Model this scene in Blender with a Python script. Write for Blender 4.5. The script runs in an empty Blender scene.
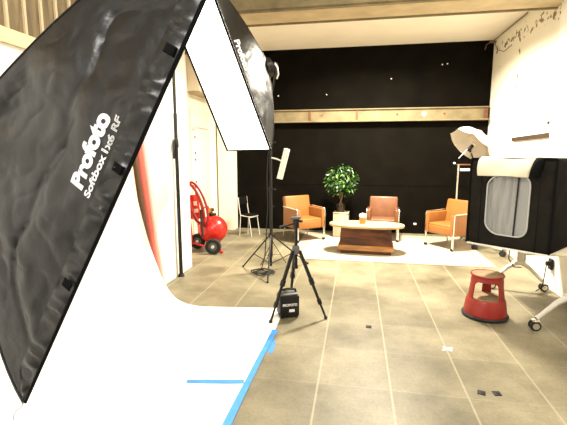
import bpy, bmesh, math, random
from mathutils import Vector as V, Matrix, noise
from mathutils.bvhtree import BVHTree
random.seed(7)
PI = math.pi
S = bpy.context.scene
COL = S.collection
R = math.radians

# ------------------------------------------------------------------ materials
def mat(name, col, rough=.6, metal=0., var=0., vscale=6., bump=0., bscale=30., emit=0., spec=.5, sheen=0.):
    m = bpy.data.materials.new(name); m.use_nodes = True
    nt = m.node_tree; b = nt.nodes['Principled BSDF']
    c = (*col, 1)
    b.inputs['Base Color'].default_value = c
    b.inputs['Roughness'].default_value = rough
    b.inputs['Metallic'].default_value = metal
    b.inputs['Specular IOR Level'].default_value = spec
    if sheen: b.inputs['Sheen Weight'].default_value = sheen
    tc = nt.nodes.new('ShaderNodeTexCoord')
    if var:
        n = nt.nodes.new('ShaderNodeTexNoise'); n.inputs['Scale'].default_value = vscale; n.inputs['Detail'].default_value = 6
        r = nt.nodes.new('ShaderNodeValToRGB')
        r.color_ramp.elements[0].position = .3; r.color_ramp.elements[1].position = .7
        r.color_ramp.elements[0].color = tuple(max(0, x*(1-var)) for x in col)+(1,)
        r.color_ramp.elements[1].color = tuple(min(1, x*(1+var)) for x in col)+(1,)
        nt.links.new(tc.outputs['Object'], n.inputs['Vector']); nt.links.new(n.outputs['Fac'], r.inputs['Fac'])
        nt.links.new(r.outputs['Color'], b.inputs['Base Color'])
    if bump:
        n2 = nt.nodes.new('ShaderNodeTexNoise'); n2.inputs['Scale'].default_value = bscale; n2.inputs['Detail'].default_value = 5
        bp = nt.nodes.new('ShaderNodeBump'); bp.inputs['Strength'].default_value = bump; bp.inputs['Distance'].default_value = .02
        nt.links.new(tc.outputs['Object'], n2.inputs['Vector']); nt.links.new(n2.outputs['Fac'], bp.inputs['Height'])
        nt.links.new(bp.outputs['Normal'], b.inputs['Normal'])
    if emit:
        b.inputs['Emission Color'].default_value = (1, .93, .8, 1); b.inputs['Emission Strength'].default_value = emit
    return m

def wood(name, c1, c2, scale=3., rough=.5, axis='X'):
    m = bpy.data.materials.new(name); m.use_nodes = True
    nt = m.node_tree; b = nt.nodes['Principled BSDF']; b.inputs['Roughness'].default_value = rough
    tc = nt.nodes.new('ShaderNodeTexCoord'); mp = nt.nodes.new('ShaderNodeMapping')
    mp.inputs['Scale'].default_value = {'X': (.6, 4, 4), 'Y': (4, .6, 4), 'Z': (4, 4, .6)}[axis]
    n = nt.nodes.new('ShaderNodeTexNoise'); n.inputs['Scale'].default_value = scale; n.inputs['Detail'].default_value = 8; n.inputs['Distortion'].default_value = 1.2
    r = nt.nodes.new('ShaderNodeValToRGB'); r.color_ramp.elements[0].position = .35; r.color_ramp.elements[1].position = .68
    r.color_ramp.elements[0].color = (*c1, 1); r.color_ramp.elements[1].color = (*c2, 1)
    L = nt.links.new
    L(tc.outputs['Object'], mp.inputs['Vector']); L(mp.outputs['Vector'], n.inputs['Vector']); L(n.outputs['Fac'], r.inputs['Fac']); L(r.outputs['Color'], b.inputs['Base Color'])
    return m

def floor_mat():
    m = bpy.data.materials.new('concrete slab floor'); m.use_nodes = True
    nt = m.node_tree; b = nt.nodes['Principled BSDF']; L = nt.links.new
    N = nt.nodes.new
    tc = N('ShaderNodeTexCoord'); sp = N('ShaderNodeSeparateXYZ'); L(tc.outputs['Object'], sp.inputs[0])
    def joint(out, off, per, hw):
        a = N('ShaderNodeMath'); a.operation = 'SUBTRACT'; L(out, a.inputs[0]); a.inputs[1].default_value = off
        p = N('ShaderNodeMath'); p.operation = 'PINGPONG'; L(a.outputs[0], p.inputs[0]); p.inputs[1].default_value = per/2
        c = N('ShaderNodeMapRange'); L(p.outputs[0], c.inputs['Value'])
        c.inputs['From Min'].default_value = hw*.5; c.inputs['From Max'].default_value = hw*1.6
        c.inputs['To Min'].default_value = 1; c.inputs['To Max'].default_value = 0
        return c.outputs[0]
    jx = joint(sp.outputs['X'], -.23, .5, .006)
    jy = joint(sp.outputs['Y'], 2.62, .54, .0035)
    n1 = N('ShaderNodeTexNoise'); n1.inputs['Scale'].default_value = 1.25; n1.inputs['Detail'].default_value = 8; n1.inputs['Roughness'].default_value = .62
    L(tc.outputs['Object'], n1.inputs['Vector'])
    r = N('ShaderNodeValToRGB'); e = r.color_ramp.elements
    e[0].position = .30; e[0].color = (.082, .068, .036, 1); e[1].position = .68; e[1].color = (.275, .240, .155, 1)
    L(n1.outputs['Fac'], r.inputs['Fac'])
    n2 = N('ShaderNodeTexNoise'); n2.inputs['Scale'].default_value = 45; n2.inputs['Detail'].default_value = 4; L(tc.outputs['Object'], n2.inputs['Vector'])
    r2 = N('ShaderNodeMapRange'); L(n2.outputs['Fac'], r2.inputs['Value']); r2.inputs['From Min'].default_value = .3; r2.inputs['From Max'].default_value = .7
    r2.inputs['To Min'].default_value = .86; r2.inputs['To Max'].default_value = 1.08
    mu = N('ShaderNodeMix'); mu.data_type = 'RGBA'; mu.blend_type = 'MULTIPLY'; mu.inputs[0].default_value = 1
    L(r.outputs['Color'], mu.inputs[6]); L(r2.outputs[0], mu.inputs[7])
    # each slab a slightly different tone
    def cell(out, off, per):
        a = N('ShaderNodeMath'); a.operation = 'SUBTRACT'; L(out, a.inputs[0]); a.inputs[1].default_value = off
        d = N('ShaderNodeMath'); d.operation = 'DIVIDE'; L(a.outputs[0], d.inputs[0]); d.inputs[1].default_value = per
        f = N('ShaderNodeMath'); f.operation = 'FLOOR'; L(d.outputs[0], f.inputs[0]); return f.outputs[0]
    cb = N('ShaderNodeCombineXYZ'); L(cell(sp.outputs['X'], -.23, .5), cb.inputs[0]); L(cell(sp.outputs['Y'], 2.62, .54), cb.inputs[1])
    wn = N('ShaderNodeTexWhiteNoise'); L(cb.outputs[0], wn.inputs['Vector'])
    r3 = N('ShaderNodeMapRange'); L(wn.outputs['Value'], r3.inputs['Value']); r3.inputs['To Min'].default_value = .87; r3.inputs['To Max'].default_value = 1.1
    mu2 = N('ShaderNodeMix'); mu2.data_type = 'RGBA'; mu2.blend_type = 'MULTIPLY'; mu2.inputs[0].default_value = 1
    L(mu.outputs[2], mu2.inputs[6]); L(r3.outputs[0], mu2.inputs[7])
    lim = N('ShaderNodeMath'); lim.operation = 'MULTIPLY'; L(jy, lim.inputs[0]); lim.inputs[1].default_value = .4
    mx = N('ShaderNodeMath'); mx.operation = 'MAXIMUM'; L(jx, mx.inputs[0]); L(lim.outputs[0], mx.inputs[1])
    jm = N('ShaderNodeMath'); jm.operation = 'MULTIPLY'; L(mx.outputs[0], jm.inputs[0]); jm.inputs[1].default_value = .42
    mj = N('ShaderNodeMix'); mj.data_type = 'RGBA'; L(jm.outputs[0], mj.inputs[0]); L(mu2.outputs[2], mj.inputs[6]); mj.inputs[7].default_value = (.44, .39, .27, 1)
    L(mj.outputs[2], b.inputs['Base Color'])
    b.inputs['Roughness'].default_value = .48; b.inputs['Specular IOR Level'].default_value = .35
    return m

def peel_mat():
    """cream plaster with a band of peeling paint flakes near its top"""
    m = bpy.data.materials.new('cream peeling plaster'); m.use_nodes = True
    nt = m.node_tree; b = nt.nodes['Principled BSDF']; L = nt.links.new; N = nt.nodes.new
    tc = N('ShaderNodeTexCoord'); sp = N('ShaderNodeSeparateXYZ'); L(tc.outputs['Object'], sp.inputs[0])
    def band(axis, val, w, slope_axis=None, k=0.):
        a = N('ShaderNodeMath'); a.operation = 'MULTIPLY_ADD'
        L(sp.outputs[slope_axis or 'X'], a.inputs[0]); a.inputs[1].default_value = k; a.inputs[2].default_value = val
        d = N('ShaderNodeMath'); d.operation = 'SUBTRACT'; L(sp.outputs[axis], d.inputs[0]); L(a.outputs[0], d.inputs[1])
        ab = N('ShaderNodeMath'); ab.operation = 'ABSOLUTE'; L(d.outputs[0], ab.inputs[0])
        r = N('ShaderNodeMapRange'); L(ab.outputs[0], r.inputs['Value']); r.inputs['From Min'].default_value = 0; r.inputs['From Max'].default_value = w
        r.inputs['To Min'].default_value = 1; r.inputs['To Max'].default_value = 0
        return r.outputs[0]
    b1 = band('Z', 3.02, .16, 'Y', .058)
    b2 = band('Y', 7.05, .10)
    mx = N('ShaderNodeMath'); mx.operation = 'MAXIMUM'; L(b1, mx.inputs[0])
    h = N('ShaderNodeMath'); h.operation = 'MULTIPLY'; L(b2, h.inputs[0]); h.inputs[1].default_value = .8; L(h.outputs[0], mx.inputs[1])
    n = N('ShaderNodeTexNoise'); n.inputs['Scale'].default_value = 13; n.inputs['Detail'].default_value = 3; L(tc.outputs['Object'], n.inputs['Vector'])
    ad = N('ShaderNodeMath'); ad.operation = 'MULTIPLY_ADD'; L(mx.outputs[0], ad.inputs[0]); ad.inputs[1].default_value = .22; L(n.outputs['Fac'], ad.inputs[2])
    r = N('ShaderNodeMapRange'); L(ad.outputs[0], r.inputs['Value']); r.inputs['From Min'].default_value = .725; r.inputs['From Max'].default_value = .755
    mj = N('ShaderNodeMix'); mj.data_type = 'RGBA'; L(r.outputs[0], mj.inputs[0]); mj.inputs[6].default_value = (.88, .84, .72, 1); mj.inputs[7].default_value = (.22, .17, .09, 1)
    L(mj.outputs[2], b.inputs['Base Color']); b.inputs['Roughness'].default_value = .8
    return m

def nylon_mat():
    m = mat('black softbox nylon', (.009, .009, .0095), .36, spec=.55)
    nt = m.node_tree; b = nt.nodes['Principled BSDF']; L = nt.links.new; N = nt.nodes.new
    tc = N('ShaderNodeTexCoord')
    n = N('ShaderNodeTexNoise'); n.noise_type = 'RIDGED_MULTIFRACTAL'; n.inputs['Scale'].default_value = 3.2; n.inputs['Detail'].default_value = 3; n.inputs['Distortion'].default_value = .8
    n2 = N('ShaderNodeTexNoise'); n2.inputs['Scale'].default_value = 26; n2.inputs['Detail'].default_value = 4
    L(tc.outputs['Object'], n.inputs['Vector']); L(tc.outputs['Object'], n2.inputs['Vector'])
    b1 = N('ShaderNodeBump'); b1.inputs['Strength'].default_value = .85; b1.inputs['Distance'].default_value = .03; L(n.outputs['Fac'], b1.inputs['Height'])
    b2 = N('ShaderNodeBump'); b2.inputs['Strength'].default_value = .18; b2.inputs['Distance'].default_value = .012; L(n2.outputs['Fac'], b2.inputs['Height'])
    L(b1.outputs[0], b2.inputs['Normal']); L(b2.outputs[0], b.inputs['Normal'])
    return m
M = dict(
    floor=floor_mat(), peel=peel_mat(),
    cream=mat('cream wall paint', (.88, .83, .70), .75, var=.04, vscale=2),
    white=mat('white wall paint', (.89, .86, .77), .75, var=.03, vscale=2),
    doorpaint=mat('pinkish door paint', (.84, .74, .60), .6),
    ceil=mat('cream ceiling paint', (.88, .82, .71), .8, var=.05, vscale=1.5),
    black=mat('matt black wall paint', (.0036, .0027, .0015), .8, var=.4, vscale=3, spec=.06),
    concrete=mat('olive concrete', (.21, .165, .085), .8, var=.25, vscale=5, bump=.2),
    concrete2=mat('tan concrete', (.50, .40, .25), .8, var=.15, vscale=4),
    ledgeyellow=mat('yellowed cream timber', (.82, .66, .36), .6),
    rust=mat('rust brown steel', (.16, .06, .022), .7, var=.3),
    boards=wood('weathered tan boards', (.12, .085, .04), (.24, .175, .09), 3, .7, 'Z'),
    boards_gap=mat('pale batten', (.55, .45, .28), .7),
    paper=mat('white seamless paper', (.88, .87, .84), .7),
    tape=mat('blue masking tape', (.03, .22, .78), .5, var=.12, vscale=14),
    wtape=mat('white tape', (.85, .85, .82), .5),
    nylon=nylon_mat(),
    velcro=mat('black velcro', (.004, .004, .004), .9, spec=.1),
    print=mat('white print', (.85, .85, .85), .5),
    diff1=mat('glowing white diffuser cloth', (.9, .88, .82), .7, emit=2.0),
    diff2=mat('lit white diffuser cloth', (.9, .88, .82), .7, emit=4.5),
    metalblack=mat('black anodised metal', (.006, .006, .006), .4, spec=.35),
    plasticblack=mat('black plastic', (.008, .008, .008), .45, spec=.35),
    plasticgrey=mat('dark grey ribbed plastic', (.09, .09, .085), .55),
    rubber=mat('black rubber', (.01, .01, .01), .8),
    chrome=mat('polished chrome', (.82, .80, .76), .18, 1.),
    silver=mat('brushed silver paint', (.78, .76, .69), .38, .35),
    leather=mat('orange leather', (.29, .112, .025), .42, var=.08, vscale=5, bump=.06, bscale=25),
    leatherb=mat('brown worn leather', (.16, .060, .023), .4, var=.2, vscale=6, bump=.06, bscale=25),
    lighttop=mat('pale maple veneer', (.50, .36, .17), .4, var=.06),
    darkwood=wood('dark red brown wood', (.035, .011, .004), (.15, .045, .013), 3.2, .4, 'X'),
    midwood=wood('mid brown plinth wood', (.26, .11, .03), (.50, .24, .08), 4, .5, 'X'),
    palewood=wood('pale limed wood', (.42, .33, .21), (.60, .49, .34), 3, .6, 'Z'),
    leaf=mat('glossy green leaves', (.014, .055, .008), .3, var=.6, vscale=9),
    leafl=mat('light green leaves', (.10, .22, .04), .3, var=.3, vscale=9),
    bark=mat('brown trunk bark', (.16, .10, .05), .8, var=.2),
    pot=mat('dark brown glazed pot', (.022, .013, .008), .35),
    soil=mat('potting soil', (.03, .02, .012), .9),
    peach=mat('peach ceramic', (.45, .19, .08), .5),
    blossom=mat('white blossom', (.85, .80, .68), .8, bump=.6, bscale=60),
    redpaint=mat('red stool enamel', (.26, .016, .010), .38, var=.12, vscale=8),
    redtank=mat('glossy red tank paint', (.62, .018, .012), .25),
    redhose=mat('red rubber hose', (.33, .010, .012), .45),
    label=mat('cream paper label', (.75, .68, .5), .6),
    tread=mat('dusty brown tread', (.24, .165, .085), .8, var=.25, vscale=18),
    brass=mat('aged brass', (.45, .28, .08), .35, 1.),
    tent=mat('black tent cloth', (.010, .0085, .006), .7, var=.35, vscale=6, bump=.8, bscale=9, spec=.10),
    tentside=mat('plain black tent cloth', (.0045, .004, .0033), .8, bump=.3, bscale=9, spec=.04),
    tentin=mat('grey tent lining', (.42, .42, .40), .8),
    flap=mat('cream flap cloth', (.85, .77, .60), .8),
    umb=mat('white umbrella nylon', (.60, .55, .47), .6),
    rug=mat('pale worn rug', (.40, .35, .26), .9, var=.10, vscale=3),
    rugline=mat('faded red rug pattern', (.58, .28, .17), .9, var=.25, vscale=20),
    redroll=mat('red backdrop paper', (.62, .13, .09), .6),
    darkroll=mat('brown backdrop paper', (.12, .06, .03), .6),
    yellowroll=mat('yellow backdrop paper', (.72, .48, .14), .6),
    whiteroll=mat('off white backdrop paper', (.82, .74, .64), .6),
    hole=mat('black socket', (.006, .005, .004), .7),
    darkslot=mat('dark brown timber', (.035, .018, .007), .7, var=.5, vscale=9),
    tag=mat('white string', (.7, .68, .72), .7),
)
def pane_mat():
    m = bpy.data.materials.new('clear vinyl window'); m.use_nodes = True
    nt = m.node_tree; b = nt.nodes['Principled BSDF']
    b.inputs['Base Color'].default_value = (.46, .46, .44, 1); b.inputs['Roughness'].default_value = .3
    tr = nt.nodes.new('ShaderNodeBsdfTransparent'); mx = nt.nodes.new('ShaderNodeMixShader'); mx.inputs[0].default_value = .62
    out = nt.nodes['Material Output']
    nt.links.new(tr.outputs[0], mx.inputs[1]); nt.links.new(b.outputs[0], mx.inputs[2]); nt.links.new(mx.outputs[0], out.inputs['Surface'])
    return m
M['pane'] = pane_mat()

# ------------------------------------------------------------------ mesh helpers
class MB:
    def __init__(s): s.bm = bmesh.new()
    def box(s, c, d, rot=None, bev=0., seg=2):
        r = bmesh.ops.create_cube(s.bm, size=1)
        vs = r['verts']
        for v in vs: v.co = V((v.co.x*d[0], v.co.y*d[1], v.co.z*d[2]))
        if bev:
            es = list({e for v in vs for e in v.link_edges})
            rb = bmesh.ops.bevel(s.bm, geom=vs+es, offset=bev, segments=seg, affect='EDGES', profile=.5)
            vs = list({v for f in rb['faces'] for v in f.verts} | {v for v in vs if v.is_valid})
        mt = Matrix.Translation(V(c)) @ (rot.to_4x4() if rot else Matrix.Identity(4))
        bmesh.ops.transform(s.bm, matrix=mt, verts=vs); return s
    def cyl(s, a, b, r0, r1=None, n=14):
        a, b = V(a), V(b); r1 = r0 if r1 is None else r1
        d = b-a; q = d.to_track_quat('Z', 'Y').to_matrix().to_4x4()
        r = bmesh.ops.create_cone(s.bm, cap_ends=True, segments=n, radius1=r0, radius2=r1, depth=d.length)
        bmesh.ops.transform(s.bm, matrix=Matrix.Translation((a+b)/2) @ q, verts=r['verts']); return s
    def ball(s, c, r, sc=(1, 1, 1), u=18, v=12):
        k = bmesh.ops.create_uvsphere(s.bm, u_segments=u, v_segments=v, radius=r)
        bmesh.ops.transform(s.bm, matrix=Matrix.Translation(V(c)) @ Matrix.Diagonal((*sc, 1)), verts=k['verts']); return s
    def tube(s, pts, r, n=8, closed=False):
        pts = [V(p) for p in pts]; m = len(pts); rings = []; up = None
        for i, p in enumerate(pts):
            if closed: t = (pts[(i+1) % m]-pts[i-1]).normalized()
            else: t = (pts[min(i+1, m-1)]-pts[max(i-1, 0)]).normalized()
            if up is None: up = t.orthogonal().normalized()
            up = (up-t*up.dot(t)).normalized(); w = t.cross(up)
            rr = r(i/(m-1)) if callable(r) else r
            rings.append([s.bm.verts.new(p+(up*math.cos(2*PI*k/n)+w*math.sin(2*PI*k/n))*rr) for k in range(n)])
        for i in range(m if closed else m-1):
            a, b = rings[i], rings[(i+1) % m]
            for k in range(n): s.bm.faces.new((a[k], a[(k+1) % n], b[(k+1) % n], b[k]))
        if not closed:
            s.bm.faces.new(rings[0][::-1]); s.bm.faces.new(rings[-1])
        return s
    def lathe(s, prof, c=(0, 0, 0), n=28, a0=0., a1=2*PI, mt=None):
        full = abs(a1-a0-2*PI) < 1e-6; cnt = n if full else n+1; cols = []
        for k in range(cnt):
            a = a0+(a1-a0)*k/n
            col = []
            for r, z in prof:
                p = V((r*math.cos(a), r*math.sin(a), z))
                if mt: p = mt @ p
                col.append(s.bm.verts.new(p+V(c)))
            cols.append(col)
        for k in range(n):
            a, b = cols[k], cols[(k+1) % cnt]
            for j in range(len(prof)-1): s.bm.faces.new((a[j], b[j], b[j+1], a[j+1]))
        return s
    def prism(s, poly, h, mt=None):
        """extrude a 2D polygon (x,y) along z from 0 to h"""
        mt = mt or Matrix.Identity(4)
        b = [s.bm.verts.new(mt @ V((x, y, 0))) for x, y in poly]; t = [s.bm.verts.new(mt @ V((x, y, h))) for x, y in poly]
        n = len(poly); s.bm.faces.new(b[::-1]); s.bm.faces.new(t)
        for i in range(n): s.bm.faces.new((b[i], b[(i+1) % n], t[(i+1) % n], t[i]))
        return s
    def grid(s, fn, nu, nv):
        g = [[s.bm.verts.new(fn(i/nu, j/nv)) for j in range(nv+1)] for i in range(nu+1)]
        for i in range(nu):
            for j in range(nv): s.bm.faces.new((g[i][j], g[i+1][j], g[i+1][j+1], g[i][j+1]))
        return s
    def build(s, name, m, parent=None, smooth=True, solid=0., off=0., sub=0):
        bmesh.ops.remove_doubles(s.bm, verts=s.bm.verts, dist=1e-5)
        bmesh.ops.recalc_face_normals(s.bm, faces=s.bm.faces)
        me = bpy.data.meshes.new(name); s.bm.to_mesh(me); s.bm.free()
        me.materials.append(m)
        if smooth:
            for p in me.polygons: p.use_smooth = True
            me.set_sharp_from_angle(angle=R(38))
        o = bpy.data.objects.new(name, me); COL.objects.link(o)
        if parent: o.parent = parent
        if solid:
            k = o.modifiers.new('solid', 'SOLIDIFY'); k.thickness = solid; k.offset = off
        if sub:
            k = o.modifiers.new('sub', 'SUBSURF'); k.levels = sub; k.render_levels = sub
        return o

def tag(o, label, cat, group=None, kind=None):
    o['label'] = label; o['category'] = cat
    if group: o['group'] = group
    if kind: o['kind'] = kind
    return o
def thing(name, label, cat, loc=(0, 0, 0), rz=0., group=None):
    o = bpy.data.objects.new(name, None); COL.objects.link(o); o.empty_display_size = .1
    o.location = loc; o.rotation_euler = (0, 0, rz)
    return tag(o, label, cat, group)
def struct(o, label, cat):
    tag(o, label, cat); o['kind'] = 'structure'; return o
def copy_tree(o, parent=None):
    c = o.copy(); COL.objects.link(c)
    if parent: c.parent = parent
    for ch in list(o.children): copy_tree(ch, c)
    return c
def swap_mat(o, a, b):
    for ch in o.children_recursive:
        if ch.type == 'MESH' and ch.data.materials and ch.data.materials[0] == a:
            ch.data = ch.data.copy(); ch.data.materials[0] = b
def rot(axis, deg): return Matrix.Rotation(R(deg), 3, axis)

# ------------------------------------------------------------------ the room
def slab(name, x0, x1, y0, y1, z0, z1, m, label, cat):
    return struct(MB().box(((x0+x1)/2, (y0+y1)/2, (z0+z1)/2), (x1-x0, y1-y0, z1-z0)).build(name, m, smooth=False), label, cat)
slab('floor', -3.1, 2.75, -.6, 8.5, -.1, 0, M['floor'], 'beige concrete floor slabs with pale joints running to the black wall', 'floor')
slab('wall_back', -2.55, 2.44, 8.33, 8.5, 0, 3.7, M['black'], 'matt black painted back wall behind the armchairs', 'wall')
slab('wall_back_left', -3.1, -2.55, 8.33, 8.5, 0, 3.7, M['cream'], 'narrow cream back wall left of the black wall', 'wall')
slab('wall_left', -3.1, -2.9, 5.0, 8.33, 0, 3.7, M['cream'], 'cream far left wall with a door behind the compressor', 'wall')
slab('trim_1', -2.86, -2.53, 8.05, 8.33, 0, 3.68, M['cream'], 'cream pier at the left end of the black wall', 'pier')
slab('wall_left_pier', -2.9, -2.29, 3.62, 5.25, 0, 4.2, M['white'], 'white wall end behind the black floor to ceiling pole', 'wall')
slab('wall_right', 2.44, 2.62, 5.2, 8.5, 0, 3.7, M['peel'], 'cream right wall with peeling paint and a brown slot', 'wall')
slab('wall_right_near', 2.37, 2.62, -.6, 5.62, 0, 4.2, M['white'], 'bright white near right wall behind the black tent', 'wall')
slab('trim_2', 2.31, 2.37, -.6, 5.13, 0, .95, M['white'], 'low white plinth along the near right wall', 'plinth')
slab('ceiling', -3.1, 2.62, 5.8, 8.5, 3.68, 3.8, M['ceil'], 'cream ceiling strip over the seating corner', 'ceiling')
slab('ceiling_near', -3.1, 2.62, -.6, 5.8, 4.2, 4.3, M['ceil'], 'ceiling over the shooting area', 'ceiling')
b = MB(); b.box((-.1, 5.53, 3.82), (5.0, .54, .80))
o = b.build('trim_3', M['concrete'], smooth=False); struct(o, 'olive brown concrete beam across the room under the ceiling', 'beam')
o2 = MB().box((-.1, 5.55, 3.408), (5.0, .44, .02)).build('soffit_board', M['concrete2'], o, smooth=False)
MB().box((-.1, 5.79, 3.40), (5.0, .03, .045)).build('beam_edge_strip', M['concrete'], o, smooth=False)  # added lip standing in for the shadow line along the beam's far edge
MB().box((-.1, 5.31, 3.41), (5.0, .03, .03)).build('beam_edge_strip', M['concrete'], o, smooth=False)
# beam on the black wall
b = MB(); b.box((-.07, 8.29, 2.36), (4.94, .08, .21)); 
o = b.build('trim_4', M['concrete'], smooth=False); struct(o, 'olive brown beam fixed across the black wall', 'beam')
MB().box((-.07, 8.25, 2.245), (4.94, .16, .025)).box((-.07, 8.27, 2.475), (4.94, .12, .02)).build('beam_flange', M['concrete'], o, smooth=False)
for x in (-1.9, -.96, -.02, 2.36):
    MB().box((x, 8.245, 2.36), (.045 if x < 2 else .07, .02, .20)).build('beam_stiffener', M['rust'], o, smooth=False)
for x in (-.72, .75, 1.62, 1.25):
    MB().cyl((x, 8.25, 2.365), (x, 8.238, 2.365), .02 if x != 1.25 else .045, n=10).build('beam_bolt', M['rust'] if x != 1.25 else M['label'], o)
# nails and specks left on the black wall
for x, z, r in ((-1.62, 2.78, .014), (-.63, 2.78, .010), (.62, 3.05, .012), (1.55, 3.28, .013), (1.64, 3.29, .012)):
    tag(MB().cyl((x, 8.332, z), (x, 8.318, z), r, n=8).build('wall_nail', M['wtape']),
        'small pale nail head %s on the black wall above the beam' % {-1.62: 'nearest the big lit softbox', -.63: 'second from the softbox', .62: 'in the middle', 1.55: 'left of the close pair', 1.64: 'right of the close pair'}[x], 'nail', 'nail heads on the black wall')
tag(MB().box((1.19, 8.322, .20), (.06, .02, .04), bev=.006).build('wall_socket', M['silver']), 'small white socket low on the black wall between brown and right armchairs', 'socket')
struct(MB().box((-.05, 8.327, .97), (4.9, .008, .005)).build('trim_5', M['black'], smooth=False), 'thin horizontal joint line across the black wall', 'trim')
# right wall slot and corner cable
tag(MB().box((2.425, 6.36, 1.835), (.03, 1.28, .06), rot('X', -.8)).build('timber_rail', M['darkslot'], smooth=False), 'dark brown timber strip set in the cream right wall', 'timber strip')
cable = thing('ceiling_cable', 'tangle of thin cable hanging at the ceiling corner over the black wall', 'cable', (2.40, 8.1, 3.55))
MB().tube([(.02, -1.3, .11), (.01, -.7, .10), (0, -.1, .09), (-.04, .08, .07), (-.12, .12, .03), (-.14, .13, -.06)], .008, 6).build('wire', M['bark'], cable)
MB().tube([(-.02, .02, .06), (.0, -.1, -.12), (.02, -.4, -.22), (.02, -.75, -.20)], .006, 6).build('wire', M['bark'], cable)
MB().ball((-.02, .1, .07), .045, (1.3, .8, .6)).build('cable_knot', M['bark'], cable)
tag(MB().cyl((2.37, 5.66, 1.99), (2.352, 5.66, 1.99), .02, n=10).build('wall_hook', M['hole']), 'small black fixing on the bright right wall', 'fixing')
# left wall door, cabinet, fittings
d = struct(MB().box((-2.885, 7.15, 1.2), (.05, .86, 2.36), bev=.006).build('door_1', M['doorpaint']), 'pinkish cream door on the far left wall behind the compressor', 'door')
MB().box((-2.855, 7.10, 2.08), (.03, .80, .025)).box((-2.85, 6.8, 2.06), (.05, .12, .06), bev=.01).build('door_closer', M['silver'], d)
for z in (1.9, 1.62, 1.5, 1.1, .9):
    MB().cyl((-2.862, 6.86, z), (-2.848, 6.86, z), .022, n=8).build('door_fixing', M['rust'], d)
w = thing('wall_cabinet', 'cream boxed cabinet high on the left wall over the door', 'cabinet', (-2.9, 7.1, 2.66))
MB().box((.11, 0, .34), (.22, .78, .66), bev=.01).build('body', M['doorpaint'], w)
MB().box((.115, 0, -.005), (.23, .80, .02)).build('lower_edge', M['concrete2'], w, smooth=False)
t = thing('wall_lamp', 'small dark fitting on the left wall beside the high cabinet', 'wall fitting', (-2.9, 6.62, 3.3))
MB().cyl((0, 0, 0), (.10, 0, 0), .05).build('bracket', M['rust'], t); MB().ball((.12, 0, -.04), .06).build('lamp_head', M['brass'], t)
# near left wall with timber boards on top
slab('wall_left_near', -2.6, -2.42, -.6, 3.62, 0, 2.36, M['white'], 'white near left wall beside the paper sweep', 'wall')
slab('trim_6', -2.6, -2.39, -.6, 3.62, 2.36, 2.46, M['ledgeyellow'], 'yellowed cream ledge on top of the near left wall', 'ledge')
o = slab('wall_left_upper', -2.6, -2.46, -.6, 3.62, 2.46, 4.2, M['boards'], 'tan timber boarding above the near left wall', 'wall')
b = MB(); y = 1.1
while y < 3.6:
    b.box((-2.452, y, 3.33), (.02, .022, 1.72)); y += .165
b.build('batten', M['boards_gap'], o, smooth=False)

# ------------------------------------------------------------------ paper sweep, rolls, tape
prof = [(-2.235, 2.24), (-2.225, 2.0), (-2.205, 1.75), (-2.175, 1.22), (-2.10, .78), (-2.03, .5), (-1.96, .28), (-1.87, .12), (-1.76, .045), (-1.66, .018), (-1.55, .007), (-1.3, .005), (-1.0, .005), (-.70, .004)]
def cat_eval(t):
    n = len(prof)-1; x = t*n; i = min(int(x), n-1); f = x-i
    p = [prof[max(0, min(n, i+k))] for k in (-1, 0, 1, 2)]
    return [.5*((2*p[1][k])+(-p[0][k]+p[2][k])*f+(2*p[0][k]-5*p[1][k]+4*p[2][k]-p[3][k])*f*f+(-p[0][k]+3*p[1][k]-3*p[2][k]+p[3][k])*f**3) for k in (0, 1)]
def paper(u, v):
    x, z = cat_eval(u)
    far = 3.66+.09*max(0, min(1, (1.6-z)/1.5))+.18*max(0, min(1, (x+2.1)/1.4))
    y = .6+(far-.6)*v
    return V((x, y, max(z, .003)))
o = MB().grid(paper, 78, 12).build('paper_backdrop', M['paper'], solid=.002, off=1)
tag(o, 'large white seamless paper sweep curving from the left wall onto the floor', 'backdrop')
rolls = [('yellow', 3.69, 1.39, .035, 'yellowroll', 'yellow backdrop paper roll partly behind the sweep, leaning by the wall end'),
         ('dark', 3.81, 1.39, .030, 'darkroll', 'thin dark brown paper roll between the yellow and red rolls'),
         ('red', 3.90, 1.40, .045, 'redroll', 'red backdrop paper roll leaning against the white wall end'),
         ('white', 4.03, 1.40, .040, 'whiteroll', 'off white paper roll leaning right of the red roll')]
for k, y, z, r, m, lab in rolls:
    a = V((-2.235, y+.165*1.4, 0)); bb = V((-2.235+(.0), y-.165*1.5, 2.9))
    t = thing('paper_roll', lab, 'paper roll', a, 0, 'backdrop paper rolls leaning by the wall end')
    MB().cyl((0, 0, .01), bb-a, r, n=18).build('paper', M[m], t)
    dd = (bb-a).normalized()
    MB().cyl(bb-a-dd*.01, bb-a+dd*.04, r*.5, n=14).build('core_tube', M['midwood'], t)
def strip(name, pts, wd, lab):
    b = MB(); pts = [V((*p, 0)) for p in pts]; n = len(pts)
    L_, R_ = [], []
    for i, p in enumerate(pts):
        tg = (pts[min(i+1, n-1)]-pts[max(i-1, 0)]).normalized(); nn = V((-tg.y, tg.x, 0)); wv = wd*(1+.12*math.sin(i*7.3))
        L_.append(p+nn*wv/2); R_.append(p-nn*wv/2)
    poly = [(p.x, p.y) for p in L_]+[(p.x, p.y) for p in R_[::-1]]
    b.prism(poly, .0012, Matrix.Translation((0, 0, .0072)))
    return tag(b.build(name, M['tape'], smooth=False), lab, 'tape')
strip('masking_tape', [(-.72, 1.3), (-.717, 1.6), (-.722, 2.0), (-.72, 2.35), (-.716, 2.6), (-.712, 2.9), (-.703, 3.15), (-.695, 3.40)], .05, 'long blue masking tape along the right edge of the white paper')
strip('masking_tape', [(-1.145, 2.465), (-1.0, 2.49), (-.85, 2.515), (-.745, 2.535)], .045, 'short blue masking tape strip across the white paper')
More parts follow.
